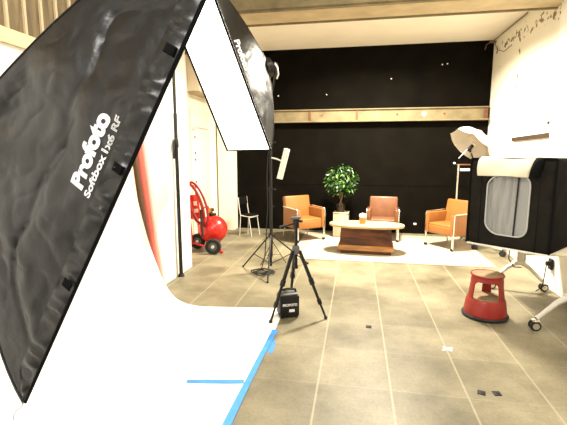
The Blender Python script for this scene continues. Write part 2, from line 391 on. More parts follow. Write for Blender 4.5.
strip('masking_tape', [(-.655, 2.98), (-.66, 3.1), (-.67, 3.19)], .04, 'torn blue tape piece stuck beside the long tape').location.z = -.006
# marks on the floor
t = thing('tape_cross', 'small white tape cross on the concrete floor', 'tape mark', (.78, 3.31, 0), .5)
MB().box((0, 0, .0012), (.10, .022, .0022)).build('tape_strip', M['wtape'], t, smooth=False)
MB().box((0, 0, .003), (.022, .085, .0014), rot('Z', 12)).build('tape_strip', M['wtape'], t, smooth=False)
for x, y, lab in ((.15, 3.63, 'lone black floor socket plate nearer the tripod'), (.87, 2.70, 'left of the two black floor plates near the front'), (.97, 2.71, 'right of the two black floor plates near the front')):
    t = thing('floor_plate', lab, 'floor plate', (x, y, 0), random.uniform(-.4, .4), 'black floor plates')
    MB().box((0, 0, .003), (.05, .05, .006), bev=.002).build('plate', M['hole'], t)
    MB().cyl((.008, 0, .005), (.008, 0, .009), .012, n=10).build('plug', M['rubber'], t)

# ------------------------------------------------------------------ softboxes
def softbox(name, label, corners, ringc, rr, n_out, bow, sag, dif, parent_loc, wr, hem_w=.045, fold=False, lipt=.003):
    """corners: 4 points of the front rim in order; ringc: centre of the speed ring; n_out: direction the front faces"""
    root = thing(name, label, 'softbox', parent_loc); O = V(parent_loc)
    cs = [V(c)-O for c in corners]; rc = V(ringc)-O; ctr = sum(cs, V())/4
    ax = (ctr-rc).normalized()
    rp = [rc+((c-rc)-ax*(c-rc).dot(ax)).normalized()*rr for c in cs]
    def rod(k, v):
        k %= 4; c = cs[k]; out = ((c-ctr)-ax*(c-ctr).dot(ax)).normalized()
        return c.lerp(rp[k], v)+(out*.9-ax*.25)*bow*math.sin(PI*v**.85)
    def pan(k, u, v, w=True):
        a, b = rod(k, v), rod(k+1, v); p = a.lerp(b, u)
        mid = (cs[k]+cs[(k+1) % 4])/2; inn = (ctr-mid); inn = (inn-ax*inn.dot(ax)).normalized()
        p = p+inn*sag*4*u*(1-u)*math.sin(PI*v)
        if w and hem_w < .013 and fold and k == 0:
            p = p+inn*(.034*math.exp(-((u-.30-.10*(1-v))/.10)**2)+.03*math.exp(-((u-.60)/.10)**2))*min(1, max(0, (v-.30)*2.2))
        if w:
            nn = noise.noise(p*3.2+V((k*7, 0, 0)))*.55+noise.noise(V((p.x*7, p.y*7, p.z*5)))*.28+noise.noise(p*15)*.16
            if fold: nn += (.36*max(0, 1-abs(noise.noise(V((p.x*4+9, p.y*4, p.z*3)))*2.2))**6+.13*max(0, 1-abs(noise.noise(V((p.x*9-p.z*4, p.y*9+5, p.z*7+p.x*5)))*2.2))**5)*(.35 if v < .34 and .38 < u < .62 else 1)
            p = p+inn*wr*nn*min(1, 6*v)*min(1, 8*u*(1-u)+.05)
        return p
    b = MB()
    for k in range(4):
        b.grid(lambda u, v, k=k: pan(k, u, v), (170 if fold else 70) if (cs[k]-cs[(k+1) % 4]).length > .8 else 24, 70 if fold else 30)
    shell = b.build('fabric_shell', M['nylon'], root, solid=.002, off=0)
    # front lip
    lip = MB(); f = ax*hem_w
    for k in range(4):
        a, c = cs[k], cs[(k+1) % 4]
        lip.grid(lambda u, v, a=a, c=c: a.lerp(c, u)+f*v, 30, 2)
    lip.build('rim_lip', M['velcro'], root, solid=lipt, off=0)
    df = MB().grid(lambda u, v: cs[0].lerp(cs[1], u).lerp(cs[3].lerp(cs[2], u), v)-ax*.004, 10, 6).build('diffuser', dif, root)
    MB().cyl(rc+ax*.02, rc-ax*.05, rr*1.02, n=24).build('speed_ring', M['metalblack'], root)
    for k in range(4):
        MB().tube([rod(k, i/12)+(cs[k]-ctr).normalized()*.004 for i in range(13)], .004, 6).build('rod', M['metalblack'], root)
    return root, pan, cs, rc, ax

def text_on(body, size, origin, ex, ey, bvh, parent, name, m, outline=False, bold=.0, width=None, lift=.003):
    cu = bpy.data.curves.new('txt', 'FONT'); cu.body = body; cu.size = size; cu.offset = bold
    if outline: cu.fill_mode = 'NONE'; cu.bevel_depth = size*.035; cu.bevel_resolution = 0
    to = bpy.data.objects.new('txt', cu); COL.objects.link(to)
    dg = bpy.context.evaluated_depsgraph_get(); me = bpy.data.meshes.new_from_object(to.evaluated_get(dg))
    bpy.data.objects.remove(to)
    bm = bmesh.new(); bm.from_mesh(me)
    bmesh.ops.triangulate(bm, faces=bm.faces)
    bmesh.ops.subdivide_edges(bm, edges=[e for e in bm.edges if e.calc_length() > .02], cuts=2)
    bm.to_mesh(me); bm.free()
    xs = [v.co.x for v in me.vertices]; k = (width/(max(xs)-min(xs))) if width else 1; x0 = min(xs)
    ez = ex.cross(ey)
    for v in me.vertices:
        p = origin+ex*((v.co.x-x0)*k)+ey*v.co.y
        z = v.co.z
        if bvh:
            h = bvh.ray_cast(p+ez*.4, -ez, 1.)
            if h[0]: p = h[0]
        v.co = p+ez*(lift+z)
    me.materials.clear(); me.materials.append(m)
    o = bpy.data.objects.new(name, me); COL.objects.link(o); o.parent = parent; me.name = name
    return o

cam_loc = V((0, 0, 1.6))
# foreground softbox, seen from behind its long side
A = V((-1.17, 1.15, .705)); B = V((-.305, 1.15, 2.285)); RC = V((-1.395, 1.20, 1.60))
e = (B-A).normalized(); mid = (A+B)/2
d = (mid-cam_loc); d = (d-e*d.dot(e)).normalized()
nf = d.cross(e).normalized()
if nf.x < 0: nf = -nf
d = (d-nf*.16).normalized()
W1 = .34
cor = [B, A, A+d*W1, B+d*W1]
RC = RC+d*(W1*.5)
sb1, pan1, cs1, rc1, ax1 = softbox('strip_softbox', 'huge black strip softbox with white lettering tilted across the left foreground', cor, RC, .10, nf, .075, .0, M['diff1'], A, .030, hem_w=.012, fold=True)
# hem band with velcro along the near long edge (panel 0 runs from B to A)
bmh = bmesh.new()
g = [[bmh.verts.new(pan1(0, i/170, j/70)) for j in range(71)] for i in range(171)]
for i in range(170):
    for j in range(70): bmh.faces.new((g[i][j], g[i+1][j], g[i+1][j+1], g[i][j+1]))
bvh = BVHTree.FromBMesh(bmh); bmh.free()
toward = (rc1-(cs1[0]+cs1[1])/2); toward = (toward-e*toward.dot(e)).normalized()
out1 = e.cross(toward).normalized()       # towards the camera
def onp(al, di, lift):
    p = cs1[1]+e*al+toward*di
    h = bvh.ray_cast(p+out1*.4, -out1, 1.)
    return (h[0] if h[0] else p)+out1*lift
Ltot = (cs1[0]-cs1[1]).length
def hemf(u, v):
    al = .012+u*(Ltot-.024); w = .072*min(1, 18*u+.1, 18*(1-u)+.1)
    rip = .0055*math.sin(al*95+v*2+math.sin(al*31)*2)*math.sin(PI*v)+.003*math.sin(al*47)*math.sin(PI*v)
    return onp(al, .001+w*v, .0035+rip+.002*math.sin(PI*v))
MB().grid(hemf, 170, 6).build('rim_hem', M['nylon'], sb1)
for al in (.512, .955, 1.35):
    MB().grid(lambda u, v, al=al: onp(al+(u-.5)*.03+(v-.5)*.0, .004+.040*v, .0115), 5, 4).build('velcro_patch', M['velcro'], sb1, solid=.002)
text_on('Profoto', .079, cs1[1]+e*.815+toward*.131, e, toward, bvh, sb1, 'lettering', M['print'], bold=.0044, width=.266)
text_on('Softbox', .036, cs1[1]+e*.808+toward*.088, e, toward, bvh, sb1, 'lettering', M['print'], bold=.0012, width=.155)
text_on('1x6 RF', .036, cs1[1]+e*.972+toward*.088, e, toward, bvh, sb1, 'lettering', M['print'], outline=True, width=.125)
MB().tube([(0, 0, 0), (-.012, .0, -.02), (-.03, -.004, -.03), (-.045, -.004, -.055), (-.05, 0, -.075)], .0035, 6).build('pull_cord', M['tag'], sb1)

# big lit softbox on the far stand
BR = cam_loc+(V((-.96, 4.50, 1.65))-cam_loc)*.94; bb_, tt_ = R(42), R(23)
nh = V((-math.cos(bb_), -math.sin(bb_), 0)); e1 = V((-math.sin(bb_), math.cos(bb_), 0))
e2 = nh*math.sin(tt_)+V((0, 0, 1))*math.cos(tt_); n2 = nh*math.cos(tt_)-V((0, 0, 1))*math.sin(tt_)
W2, L2 = 1.13, 1.70
cor = [BR+e2*L2, BR, BR+e1*W2, BR+e1*W2+e2*L2]
RC2 = BR+e1*W2*.42+e2*L2*.46-n2*.56
sb2, pan2, cs2, rc2, ax2 = softbox('rectangular_softbox', 'large rectangular softbox with glowing white front on the black stand', cor, RC2, .11, n2, .055, 0, M['diff2'], BR, .012, hem_w=.02, lipt=.012)
b2 = bmesh.new(); g = [[b2.verts.new(pan2(0, i/40, j/20)) for j in range(21)] for i in range(41)]
for i in range(40):
    for j in range(20): b2.faces.new((g[i][j], g[i+1][j], g[i+1][j+1], g[i][j+1]))
bv2 = BVHTree.FromBMesh(b2); b2.free()
tw = rc2-(cs2[0]+cs2[1])/2; tw = (tw-e2*tw.dot(e2)).normalized()
text_on('Profoto', .13, cs2[1]+e2*1.13+tw*.04, -e2, tw, bv2, sb2, 'lettering', M['print'], bold=.006, width=.30)
# strobe head on the stand behind it
STX, STY = -1.13, 5.25
sh = thing('strobe_head', 'black studio strobe mounted behind the glowing softbox', 'studio light', rc2+BR)
MB().cyl(-ax2*.055, -ax2*.13, .05, n=22).build('housing', M['plasticblack'], sh)
MB().cyl(-ax2*.13, -ax2*.14, .04, n=22).build('control_panel', M['plasticgrey'], sh)
hp = V((STX, STY, 2.26))-(rc2+BR)
MB().tube([-ax2*.12, -ax2*.12+V((0, 0, -.09)), hp], .014, 8).build('bracket', M['metalblack'], sh)
MB().tube([V((.10, .0, .05)), V((.13, .02, .0)), V((.14, .02, -.07)), V((.12, .02, -.12))], .010, 8).build('tilt_handle', M['silver'], sh)

def leg_stand(name, label, loc, feet, hubz, top, r, m, brz=.12, group=None, collars=()):
    t = thing(name, label, 'light stand', loc, 0, group)
    MB().cyl((0, 0, brz-.03), (0, 0, top*.5), r, n=12).cyl((0, 0, top*.5), (0, 0, top), r*.75, n=12).build('pole', m, t)
    for z in (hubz, top*.5)+tuple(collars):
        c = MB().cyl((0, 0, z-.03), (0, 0, z+.03), r*1.5, n=12).build('collar', M['plasticblack'], t)
        MB().cyl((0, 0, z), (r*3.4, 0, z), r*.4, n=8).ball((r*3.6, 0, z), r*.7, u=8, v=6).build('knob', M['plasticblack'], c)
    for f in feet:
        f = V(f); h = V((0, 0, hubz))+V((f.x, f.y, 0)).normalized()*r*1.2
        lg = MB().cyl(h, f+V((0, 0, .012)), r*.62, n=8).build('leg', m, t)
        MB().ball(f+V((0, 0, .014)), r*.95, u=10, v=8).build('rubber_foot', M['rubber'], lg)
        mp = h.lerp(f, .58); MB().cyl((0, 0, brz), mp, r*.4, n=6).build('brace', m, t)
    return t
st = leg_stand('light_stand', 'tall black light stand carrying the large glowing softbox', (STX, STY, 0), [(.07, -.53, 0), (-.43, .11, 0), (.46, .42, 0)], .50, 2.26, .0165, M['metalblack'], .10, collars=(1.75,))
# cable down the stand into a coil
pts = [(.03, .02, 2.0), (-.035, .03, 1.7), (-.05, .0, 1.3), (-.045, .02, .9), (-.06, -.02, .5), (-.08, -.03, .2), (-.12, -.08, .03)]
for k in range(46):
    a = k*.42; rr = .115+.03*math.sin(k*.7); pts.append((-.08+rr*math.cos(a)*1.15, -.14+rr*math.sin(a), .014+.010*(k % 5)/5+.0004*k))
o = MB().tube(pts, .008, 6).build('power_cable', M['rubber']); o.location = (STX, STY, 0)
tag(o, 'black power cable hanging down the stand into a coil on the floor', 'cable')
# slim stand with the small white panel light
st2 = leg_stand('light_stand', 'slim dark stand with the small white panel light just behind the big stand', (-1.19, 5.62, 0), [(-.12, .2, 0), (-.14, -.14, 0), (.2, .03, 0)], .32, 1.70, .008, M['plasticblack'], .14)
pl = thing('panel_light', 'small tilted white panel light beside the black stand poles', 'panel light', (-1.045, 5.62, 1.46), R(8))
rt_ = rot('Y', 14)
MB().box((.02, -.03, 0), (.08, .04, .43), rt_, bev=.008).build('panel', M['white'], pl)
MB().box((.02, .0, 0), (.085, .03, .44), rt_, bev=.006).build('back_shell', M['silver'], pl)
MB().tube([(0, -.02, .04), (-.07, -.01, .07), (-.15, 0, .085)], .010, 8).build('clamp_arm', M['silver'], pl)

# floor-to-ceiling pole
t = thing('autopole', 'black floor to ceiling pole in front of the white wall end', 'pole', (-2.245, 4.79, 0))
MB().cyl((0, 0, .03), (0, 0, 2.1), .0235, n=16).cyl((0, 0, 1.8), (0, 0, 4.17), .019, n=16).build('tube', M['metalblack'], t)
MB().cyl((0, 0, 0), (0, 0, .035), .045, .032, n=16).build('rubber_foot', M['rubber'], t)
MB().cyl((0, 0, 4.16), (0, 0, 4.2), .032, .045, n=16).build('rubber_cap', M['rubber'], t)
c = MB().box((0, -.005, 1.73), (.055, .06, .11), bev=.01).build('lock_clamp', M['plasticblack'], t)
MB().box((-.006, -.06, 1.64), (.022, .03, .20), rot('X', -8), bev=.006).build('lever', M['metalblack'], c)

# ------------------------------------------------------------------ camera tripod and battery pack
t = thing('camera_tripod', 'black camera tripod with empty head standing at the paper edge', 'tripod', (-.565, 3.79, .004))
hub = .66
for f in ((-.205, -.24), (.305, -.05), (-.105, .29)):
    f3 = V((*f, .012)); h = V((f[0]*.12, f[1]*.12, hub)); kn1 = h.lerp(f3, .46); kn2 = h.lerp(f3, .76)
    lg = MB().cyl(h, kn1, .019, n=10).cyl(kn1, kn2, .015, n=10).cyl(kn2, f3, .011, n=10).build('leg', M['metalblack'], t)
    MB().cyl(kn1-(f3-h).normalized()*.03, kn1+(f3-h).normalized()*.03, .026, n=10).build('leg_lock', M['plasticblack'], lg)
    MB().cyl(kn2-(f3-h).normalized()*.025, kn2+(f3-h).normalized()*.025, .022, n=10).build('leg_lock', M['plasticblack'], lg)
    MB().ball(f3, .018, u=10, v=8).build('rubber_foot', M['rubber'], lg)
MB().cyl((0, 0, hub-.03), (0, 0, hub+.05), .045, .034, n=16).build('crown', M['plasticgrey'], t)
MB().cyl((0, 0, hub-.17), (0, 0, .90), .0165, n=12).cyl((0, 0, hub-.18), (0, 0, hub-.15), .022, n=12).build('centre_column', M['metalblack'], t)
hd = MB().cyl((0, 0, .885), (0, 0, .925), .032, n=16).box((0, 0, .945), (.06, .05, .06), bev=.012).build('pan_head', M['plasticblack'], t)
MB().box((0, -.005, .985), (.10, .075, .022), rot('Y', -6), bev=.006).build('mount_plate', M['plasticgrey'], hd)
MB().cyl((-.01, -.01, .93), (-.13, -.09, .905), .009, n=8).cyl((-.085, -.06, .914), (-.14, -.097, .903), .016, n=10).build('pan_handle', M['plasticblack'], hd)
MB().cyl((.02, 0, .95), (.065, -.02, .955), .012, n=8).build('lock_knob', M['plasticblack'], hd)

t = thing('battery_pack', 'black battery pack with white lettering under the camera tripod', 'battery pack', (-.640, 3.765, .0055), R(24))
t.scale = (1.08, 1, .95)
MB().box((0, 0, .12), (.185, .15, .225), bev=.014).build('case', M['plasticblack'], t)
b = MB()
for k in range(7): b.box((-.093, 0, .045+k*.025), (.008, .12, .012), bev=.002)
b.build('side_ribs', M['plasticgrey'], t)
MB().box((0, 0, .238), (.165, .13, .022), bev=.008).build('top_panel', M['plasticgrey'], t)
MB().tube([(-.075, 0, .24), (-.07, 0, .275), (0, 0, .287), (.07, 0, .275), (.075, 0, .24)], .012, 8).build('handle', M['rubber'], t)
for sx, sy in ((-.07, -.055), (.07, -.055), (-.07, .055), (.07, .055)):
    MB().cyl((sx, sy, 0), (sx, sy, .012), .016, n=10).build('foot', M['rubber'], t)
# the lettering sits on the side towards the camera
xx = V((1, 0, 0)); zz = V((0, 0, 1))
text_on('PROFOTO', .036, V((-.065, -.0765, .125)), xx, zz, None, t, 'lettering', M['print'], bold=.0012, width=.135, lift=.001)
MB().box((.02, -.0758, .075), (.05, .002, .03), bev=.0005).build('label_plate', M['print'], t)

# ------------------------------------------------------------------ armchairs
def armchair(label, loc, rz):
    t = thing('armchair', label, 'armchair', loc, rz, 'leather armchairs around the coffee table')
    lm = M['leather']
    w, dp = .60, .58
    MB().box((0, -.02, .335), (w-.10, dp-.05, .17), bev=.03, seg=3).build('seat', lm, t)
    MB().box((0, -.03, .42), (w-.11, dp-.08, .05), bev=.022, seg=3).build('seat_cushion', lm, t)
    MB().box((0, .235, .60), (w-.02, .12, .52), rot('X', -10), bev=.028, seg=3).build('backrest', lm, t)
    for s in (-1, 1):
        MB().box((s*.275, -.01, .445), (.062, dp-.02, .385), bev=.014, seg=3).build('armrest', lm, t)
        x = s*.318
        fr = MB().tube([(x, -.275, .03), (x, -.28, .30), (x, -.28, .62), (x, -.26, .645), (x, 0, .65), (x, .24, .655)], .0115, 8).build('arm_frame', M['chrome'], t)
        fl = MB().cyl((s*.30, -.275, .02), (s*.30, -.275, .28), .015, n=10).build('leg', M['chrome'], t)
        MB().cyl((s*.30, -.295, .025), (s*.30, -.255, .025), .025, n=12).build('caster', M['rubber'], fl)
        bl = MB().tube([(s*.28, .22, .27), (s*.29, .27, .10), (s*.29, .29, .0)], .013, 8).build('leg', M['chrome'], t)
    MB().cyl((-.28, .25, .18), (.28, .25, .18), .008, n=8).build('stretcher', M['chrome'], t)
    return t
c1 = armchair('orange leather armchair left of the potted plant, angled right toward the table', (-.965, 7.40, .0098), R(41))
c1.scale = (.95, .95, .93)
def chair_copy(label, loc, rz):
    c = copy_tree(c1); c.location = loc; c.rotation_euler = (0, 0, rz); c['label'] = label; return c
c2 = chair_copy('brown worn leather armchair behind the coffee table facing the camera', (.51, 7.66, .0098), R(-5))
c2.scale = (.90, .90, .91)
swap_mat(c2, M['leather'], M['leatherb'])
c3 = chair_copy('orange leather armchair on the right beside the black tent, angled left', (1.615, 7.21, .0098), R(-53))

# ------------------------------------------------------------------ rug, table, plant
t = thing('area_rug', 'pale worn rug with faded red lines under the seating group', 'rug', (.50, 7.0, 0))
MB().box((0, 0, .004), (3.0, 2.1, .008)).build('pile', M['rug'], t, smooth=False)
for x, y, sx, sy in ((0, -.93, 2.8, .025), (0, .93, 2.8, .025), (-1.37, 0, .025, 1.85), (1.37, 0, .025, 1.85)):
    MB().box((x, y, .0085), (sx, sy, .002)).build('border_line', M['rugline'], t, smooth=False)

t = thing('coffee_table', 'coffee table with pale boat shaped top on a dark wood block base', 'table', (.18, 6.58, .0098), R(-3))
poly = []
for k in range(48):
    a = 2*PI*k/48; cx, sy = math.cos(a), math.sin(a)
    poly.append((.60*math.copysign(abs(cx)**.75, cx), .31*math.copysign(abs(sy)**.95, sy)))
MB().prism(poly, .032, Matrix.Translation((0, 0, .43))).build('table_top', M['lighttop'], t, smooth=False)
b = MB(); 
for (z, hx, hy) in ((0, 0, 0),): pass
bm = b.bm; lo = [bm.verts.new((x*.415, y*.19, .135)) for x, y in ((-1, -1), (1, -1), (1, 1), (-1, 1))]; hi = [bm.verts.new((x*.395, y*.17, .43)) for x, y in ((-1, -1), (1, -1), (1, 1), (-1, 1))]
bm.faces.new(lo[::-1]); bm.faces.new(hi)
for i in range(4): bm.faces.new((lo[i], lo[(i+1) % 4], hi[(i+1) % 4], hi[i]))
b.build('block_base', M['darkwood'], t, smooth=False)
MB().box((0, 0, .095), (.88, .42, .085), bev=.006).build('plinth', M['midwood'], t)
MB().box((0, 0, .0265), (.80, .36, .053)).build('recessed_foot', M['darkwood'], t, smooth=False)
t = thing('flower_cup', 'small peach cup with a round white bloom on the coffee table', 'plant pot', (.12, 6.60, .4720))
MB().lathe([(0, 0), (.045, 0), (.055, .03), (.058, .09), (.05, .09), (.048, .07), (0, .07)], n=20).build('cup', M['peach'], t)
b = MB(); b.ball((0, 0, .125), .058, (1, 1, .8))
for v in b.bm.verts: v.co += (v.co-V((0, 0, .125)))*.25*noise.noise(v.co*40)
b.build('bloom', M['blossom'], t)

t = thing('pedestal', 'pale square wooden pedestal under the potted plant', 'pedestal', (-.27, 7.78, .0082), R(-4))
MB().box((0, 0, .245), (.28, .28, .45), bev=.005).build('body', M['palewood'], t)
MB().box((0, 0, .472), (.295, .295, .016), bev=.003).build('top_board', M['palewood'], t)
MB().box((0, 0, .012), (.26, .26, .024)).build('foot_board', M['palewood'], t, smooth=False)
t = thing('potted_ficus', 'bushy green potted tree with twisted trunk on the pale pedestal', 'plant', (-.285, 7.78, .4884))
t.scale = (.93, .93, .95)
MB().lathe([(0, 0), (.07, 0), (.085, .03), (.10, .14), (.105, .155), (.095, .155), (.09, .13), (0, .13)], n=24).build('pot', M['pot'], t)
MB().cyl((0, 0, .122), (0, 0, .134), .089, n=20).build('soil', M['soil'], t)
b = MB()
for ph in (0, PI):
    b.tube([(.022*math.cos(ph+z*16), .022*math.sin(ph+z*16), .13+z) for z in [i*.02 for i in range(20)]], .015, 8)
for k in range(12):
    a = k*2.4; h = .42+.03*k % .2; b.tube([(0, 0, .46), (.10*math.cos(a), .10*math.sin(a), .56+.02*(k % 4)), (.24*math.cos(a), .24*math.sin(a), .60+.05*(k % 6))], .006, 5)
b.build('trunk', M['bark'], t)
def leaves(cnt, m, seed):
    rd = random.Random(seed); b = MB()
    for k in range(cnt):
        u, v, w = rd.uniform(-1, 1), rd.uniform(0, 2*PI), rd.random()**.38
        sq = math.sqrt(1-u*u); c = V((sq*math.cos(v)*.33*w, sq*math.sin(v)*.32*w, .64+u*.32*w))
        c += V((1, 1, 1))*.05*noise.noise(c*9); lim = .62-(c.x**2+c.y**2)**.5*.5
        if c.z < .42-.1*rd.random(): c.z += .2
        L = rd.uniform(.065, .11); wd = L*.44
        az = math.atan2(c.y, c.x)+rd.uniform(-1, 1); droop = rd.uniform(-.2, 1.1)
        dx = V((math.cos(az)*math.cos(droop), math.sin(az)*math.cos(droop), -math.sin(droop)))
        sd = V((-math.sin(az), math.cos(az), rd.uniform(-.5, .5))).normalized(); up = dx.cross(sd)
        pv = [c, c+dx*L*.35+sd*wd*.5+up*.006, c+dx*L*.7+sd*wd*.4+up*.002, c+dx*L-up*.012, c+dx*L*.7-sd*wd*.4+up*.002, c+dx*L*.35-sd*wd*.5+up*.006]
        md = c+dx*L*.5-up*.006
        vv = [b.bm.verts.new(p) for p in pv]; mv = b.bm.verts.new(md)
        for i in range(6): b.bm.faces.new((vv[i], vv[(i+1) % 6], mv))
    return b
o = leaves(430, M['leaf'], 3).build('foliage', M['leaf'], t, smooth=False)
o = leaves(170, M['leafl'], 11).build('young_foliage', M['leafl'], t, smooth=False)

# ------------------------------------------------------------------ white metal chair by the pier
t = thing('folding_chair', 'thin white metal chair with dark seat beside the cream pier', 'chair', (-2.07, 7.60, 0), R(70))
t.scale = (.74, .74, .90)
for s in (-1, 1):
    x = s*.19
    MB().tube([(x, .19, 0), (x, .15, .44), (x, .19, .62), (x, .22, .84)], .011, 8).build('back_leg', M['silver'], t)
    MB().tube([(x, -.20, 0), (x, -.12, .43), (x, .15, .45)], .011, 8).build('front_leg', M['silver'], t)
MB().box((0, .0, .455), (.37, .36, .02), bev=.008).build('seat', M['velcro'], t)
MB().box((0, .205, .76), (.37, .018, .16), rot('X', -8), bev=.008).build('backrest', M['velcro'], t)
MB().box((0, -.15, .43), (.38, .03, .04), bev=.008).build('seat_rail', M['silver'], t)

# ------------------------------------------------------------------ red compressor
t = thing('air_compressor', 'red wheeled pressure tank with coiled hose by the white wall end', 'compressor', (-2.42, 6.26, 0), R(-8))
MB().ball((.08, .02, .36), .245, (1.0, .92, .95), 32, 20).cyl((.08, .02, .09), (.08, .02, .20), .10, .15, n=20).build('tank', M['redtank'], t)
MB().cyl((.06, .02, .58), (.06, .02, .625), .075, n=18).build('tank_collar', M['plasticblack'], t)
g = MB().cyl((.06, .02, .62), (.06, .02, .66), .02, n=10).cyl((.06, -.03, .68), (.06, .05, .68), .035, n=14).build('gauge', M['brass'], t)
MB().tube([(.04, .02, .63), (0, 0, .74), (-.06, -.02, .72), (-.08, -.02, .62)], .016, 8).build('lifting_handle', M['redtank'], t)
MB().tube([(-.24, .12, .10), (-.27, .12, .6), (-.29, .12, 1.08), (-.29, -.12, 1.08), (-.27, -.12, .6), (-.24, -.12, .10)], .017, 8).build('push_frame', M['redtank'], t)
pn = MB().box((-.17, -.13, .74), (.18, .03, .40), rot('Y', -6), bev=.006).build('tool_panel', M['redtank'], t)
MB().box((-.145, -.148, .80), (.06, .006, .07), rot('Y', -6)).box((-.13, -.148, .68), (.07, .006, .06), rot('Y', -6)).build('panel_label', M['label'], pn, smooth=False)
b = MB()
for k in range(5):
    pts = []
    for j in range(40):
        a = 2*PI*j/40; rx, rz = .115+.012*k, .30+.014*k
        x = rx*math.cos(a); z = rz*math.sin(a)
        pts.append((-.20+.018*k+x*.95-z*.30+.075, -.20-.022*(k % 3), .80+z+.06*math.cos(a)*0))
    b.tube(pts, .0135, 8, True)
b.build('coiled_hose', M['redhose'], t)
MB().tube([(.01, -.25, .72), (.03, -.27, .55), (.05, -.28, .36), (.05, -.28, .28)], .018, 8).build('nozzle', M['rubber'], t)
MB().tube([(-.28, -.02, .10), (-.05, -.14, .10), (.18, -.14, .07), (.30, -.13, .05)], .018, 8).cyl((.26, -.13, .03), (.34, -.16, .02), .02, n=10).build('base_bar', M['redtank'], t)
def wheel(loc, r):
    c = V(loc); ax = V((.25, -1, 0)).normalized()
    q = ax.to_track_quat('Z', 'Y').to_matrix().to_4x4()
    w = MB().lathe([(r*.55, -.03), (r*.92, -.035), (r, -.02), (r, .02), (r*.92, .035), (r*.55, .03), (r*.55, -.03)], c, 28, mt=q).build('wheel', M['rubber'], t)
    MB().cyl(c-ax*.02, c+ax*.02, r*.56, n=20).build('rim', M['plasticgrey'], w)
    MB().cyl(c-ax*.04, c+ax*.045, r*.2, n=14).build('hub_cap', M['silver'], w)
    return w
wheel((.22, -.25, .128), .128); wheel((-.22, .02, .13), .13)
MB().cyl((.22, -.25, .128), (.14, .10, .128), .014, n=8).build('axle', M['metalblack'], t)

# ------------------------------------------------------------------ umbrella light by the right corner
uc = V((1.915, 7.2, 1.80)); ua = V((-.66, -.28, -.70)).normalized()    # ua: the way the open side faces
t = thing('umbrella_light', 'white photo umbrella with strobe tilted above the black tent', 'studio umbrella', (2.10, 7.68, 0))
O = V((2.10, 7.68, 0)); rm = .39
s1 = ua.orthogonal().normalized(); s2 = ua.cross(s1)
apex = uc-ua*.17-O
def ribpt(k, v):
    a = 2*PI*k/8+.2; dr = s1*math.cos(a)+s2*math.sin(a)
    return apex+dr*rm*math.sin(v*1.25)/math.sin(1.25)+ua*.27*(1-math.cos(v*1.25))/(1-math.cos(1.25))
b = MB()
for k in range(8):
    b.grid(lambda u, v, k=k: ribpt(k, v).lerp(ribpt(k+1, v), u)+ (ua*.02*math.sin(PI*u)*v), 4, 8)
b.build('canopy', M['umb'], t, solid=.0015)
for k in range(8):
    MB().tube([ribpt(k, i/8)+ua*.006 for i in range(9)], .003, 5).build('rib', M['silver'], t)
MB().cyl(apex-ua*.03, apex+ua*.56, .005, n=8).build('shaft', M['silver'], t)
hd = apex+ua*.25+V((-.01, 0, -.04))
q3 = ua.to_track_quat('Z', 'Y').to_matrix()
MB().cyl(hd-ua*.05, hd+ua*.06, .030, n=16).box(hd+V((0, 0, -.05)), (.035, .035, .06), bev=.01).build('strobe_head', M['plasticblack'], t)
MB().cyl(hd-ua*.075, hd-ua*.05, .036, n=16).build('flash_tube', M['print'], t)
MB().tube([(0, 0, .1), (0, 0, 1.2), (0, 0, 1.35), hd+V((.02, 0, -.10))], .012, 8).build('pole', M['metalblack'], t)
for a in (.5, 2.6, 4.7):
    MB().cyl((0, 0, .42), (.2*math.cos(a), .2*math.sin(a), .01), .009, n=8).build('leg', M['metalblack'], t)
t = thing('banner_stand', 'thin white upright stand with short top arms behind the right armchair', 'stand', (1.86, 7.95, .0098))
MB().cyl((0, 0, .02), (0, 0, 1.40), .018, n=12).build('pole', M['chrome'], t)
MB().box((.09, 0, 1.395), (.24, .025, .022), bev=.004).build('top_arm', M['rust'], t)
MB().box((.12, 0, 1.30), (.17, .025, .045), bev=.006).build('clip_arm', M['print'], t)
MB().ball((-.07, 0, 1.42), .02).build('end_knob', M['print'], t)
MB().box((0, 0, .012), (.22, .22, .024), bev=.008).build('base', M['silver'], t)

# ------------------------------------------------------------------ flip-top table and the black tent
t = thing('flip_top_table', 'wheeled table with silver splayed feet under the black tent', 'table', (1.88, 4.5, 0))
MB().box((0, -.02, .708), (.72, 1.22, .026), bev=.005).build('table_top', M['label'], t)
MB().box((0, -.02, .68), (.60, 1.0, .03)).build('under_frame', M['silver'], t, smooth=False)
for y, x0 in ((.52, .04), (-.66, .05)):
    lg = MB().box((x0, y, .50), (.075, .055, .37), bev=.01).box((x0+.055, y, .50), (.02, .04, .37), bev=.005).build('column', M['silver'], t)
    MB().box((x0, y, .33), (.13, .07, .05), bev=.015).build('foot_hub', M['silver'], lg)
    for s in (-1, 1):
        ft = MB().tube([(x0+s*.03, y, .33), (x0+s*.12, y, .27), (x0+s*.27, y, .115)], lambda f: .030-.010*f, 8).build('foot', M['silver'], lg)
        c = V((x0+s*.285, y, .045))
        MB().cyl(c+V((-.0, -.032, 0)), c+V((0, -.008, 0)), .045, n=18).cyl(c+V((0, .008, 0)), c+V((0, .032, 0)), .045, n=18).build('caster_wheel', M['rubber'], t)
        MB().cyl(c+V((-s*.01, 0, .02)), c+V((-s*.01, 0, .085)), .014, n=10).cyl(c+V((0, -.037, 0)), c+V((0, .037, 0)), .030, n=14).box(c+V((0, 0, .046)), (.07, .068, .012), bev=.004).build('caster_fork', M['chrome'], t)
MB().tube([(-.02, .55, .69), (-.10, .45, .55), (-.12, .40, .40), (-.05, .42, .30), (.1, .6, .25)], .007, 6).build('table_cable', M['plasticgrey'], t)

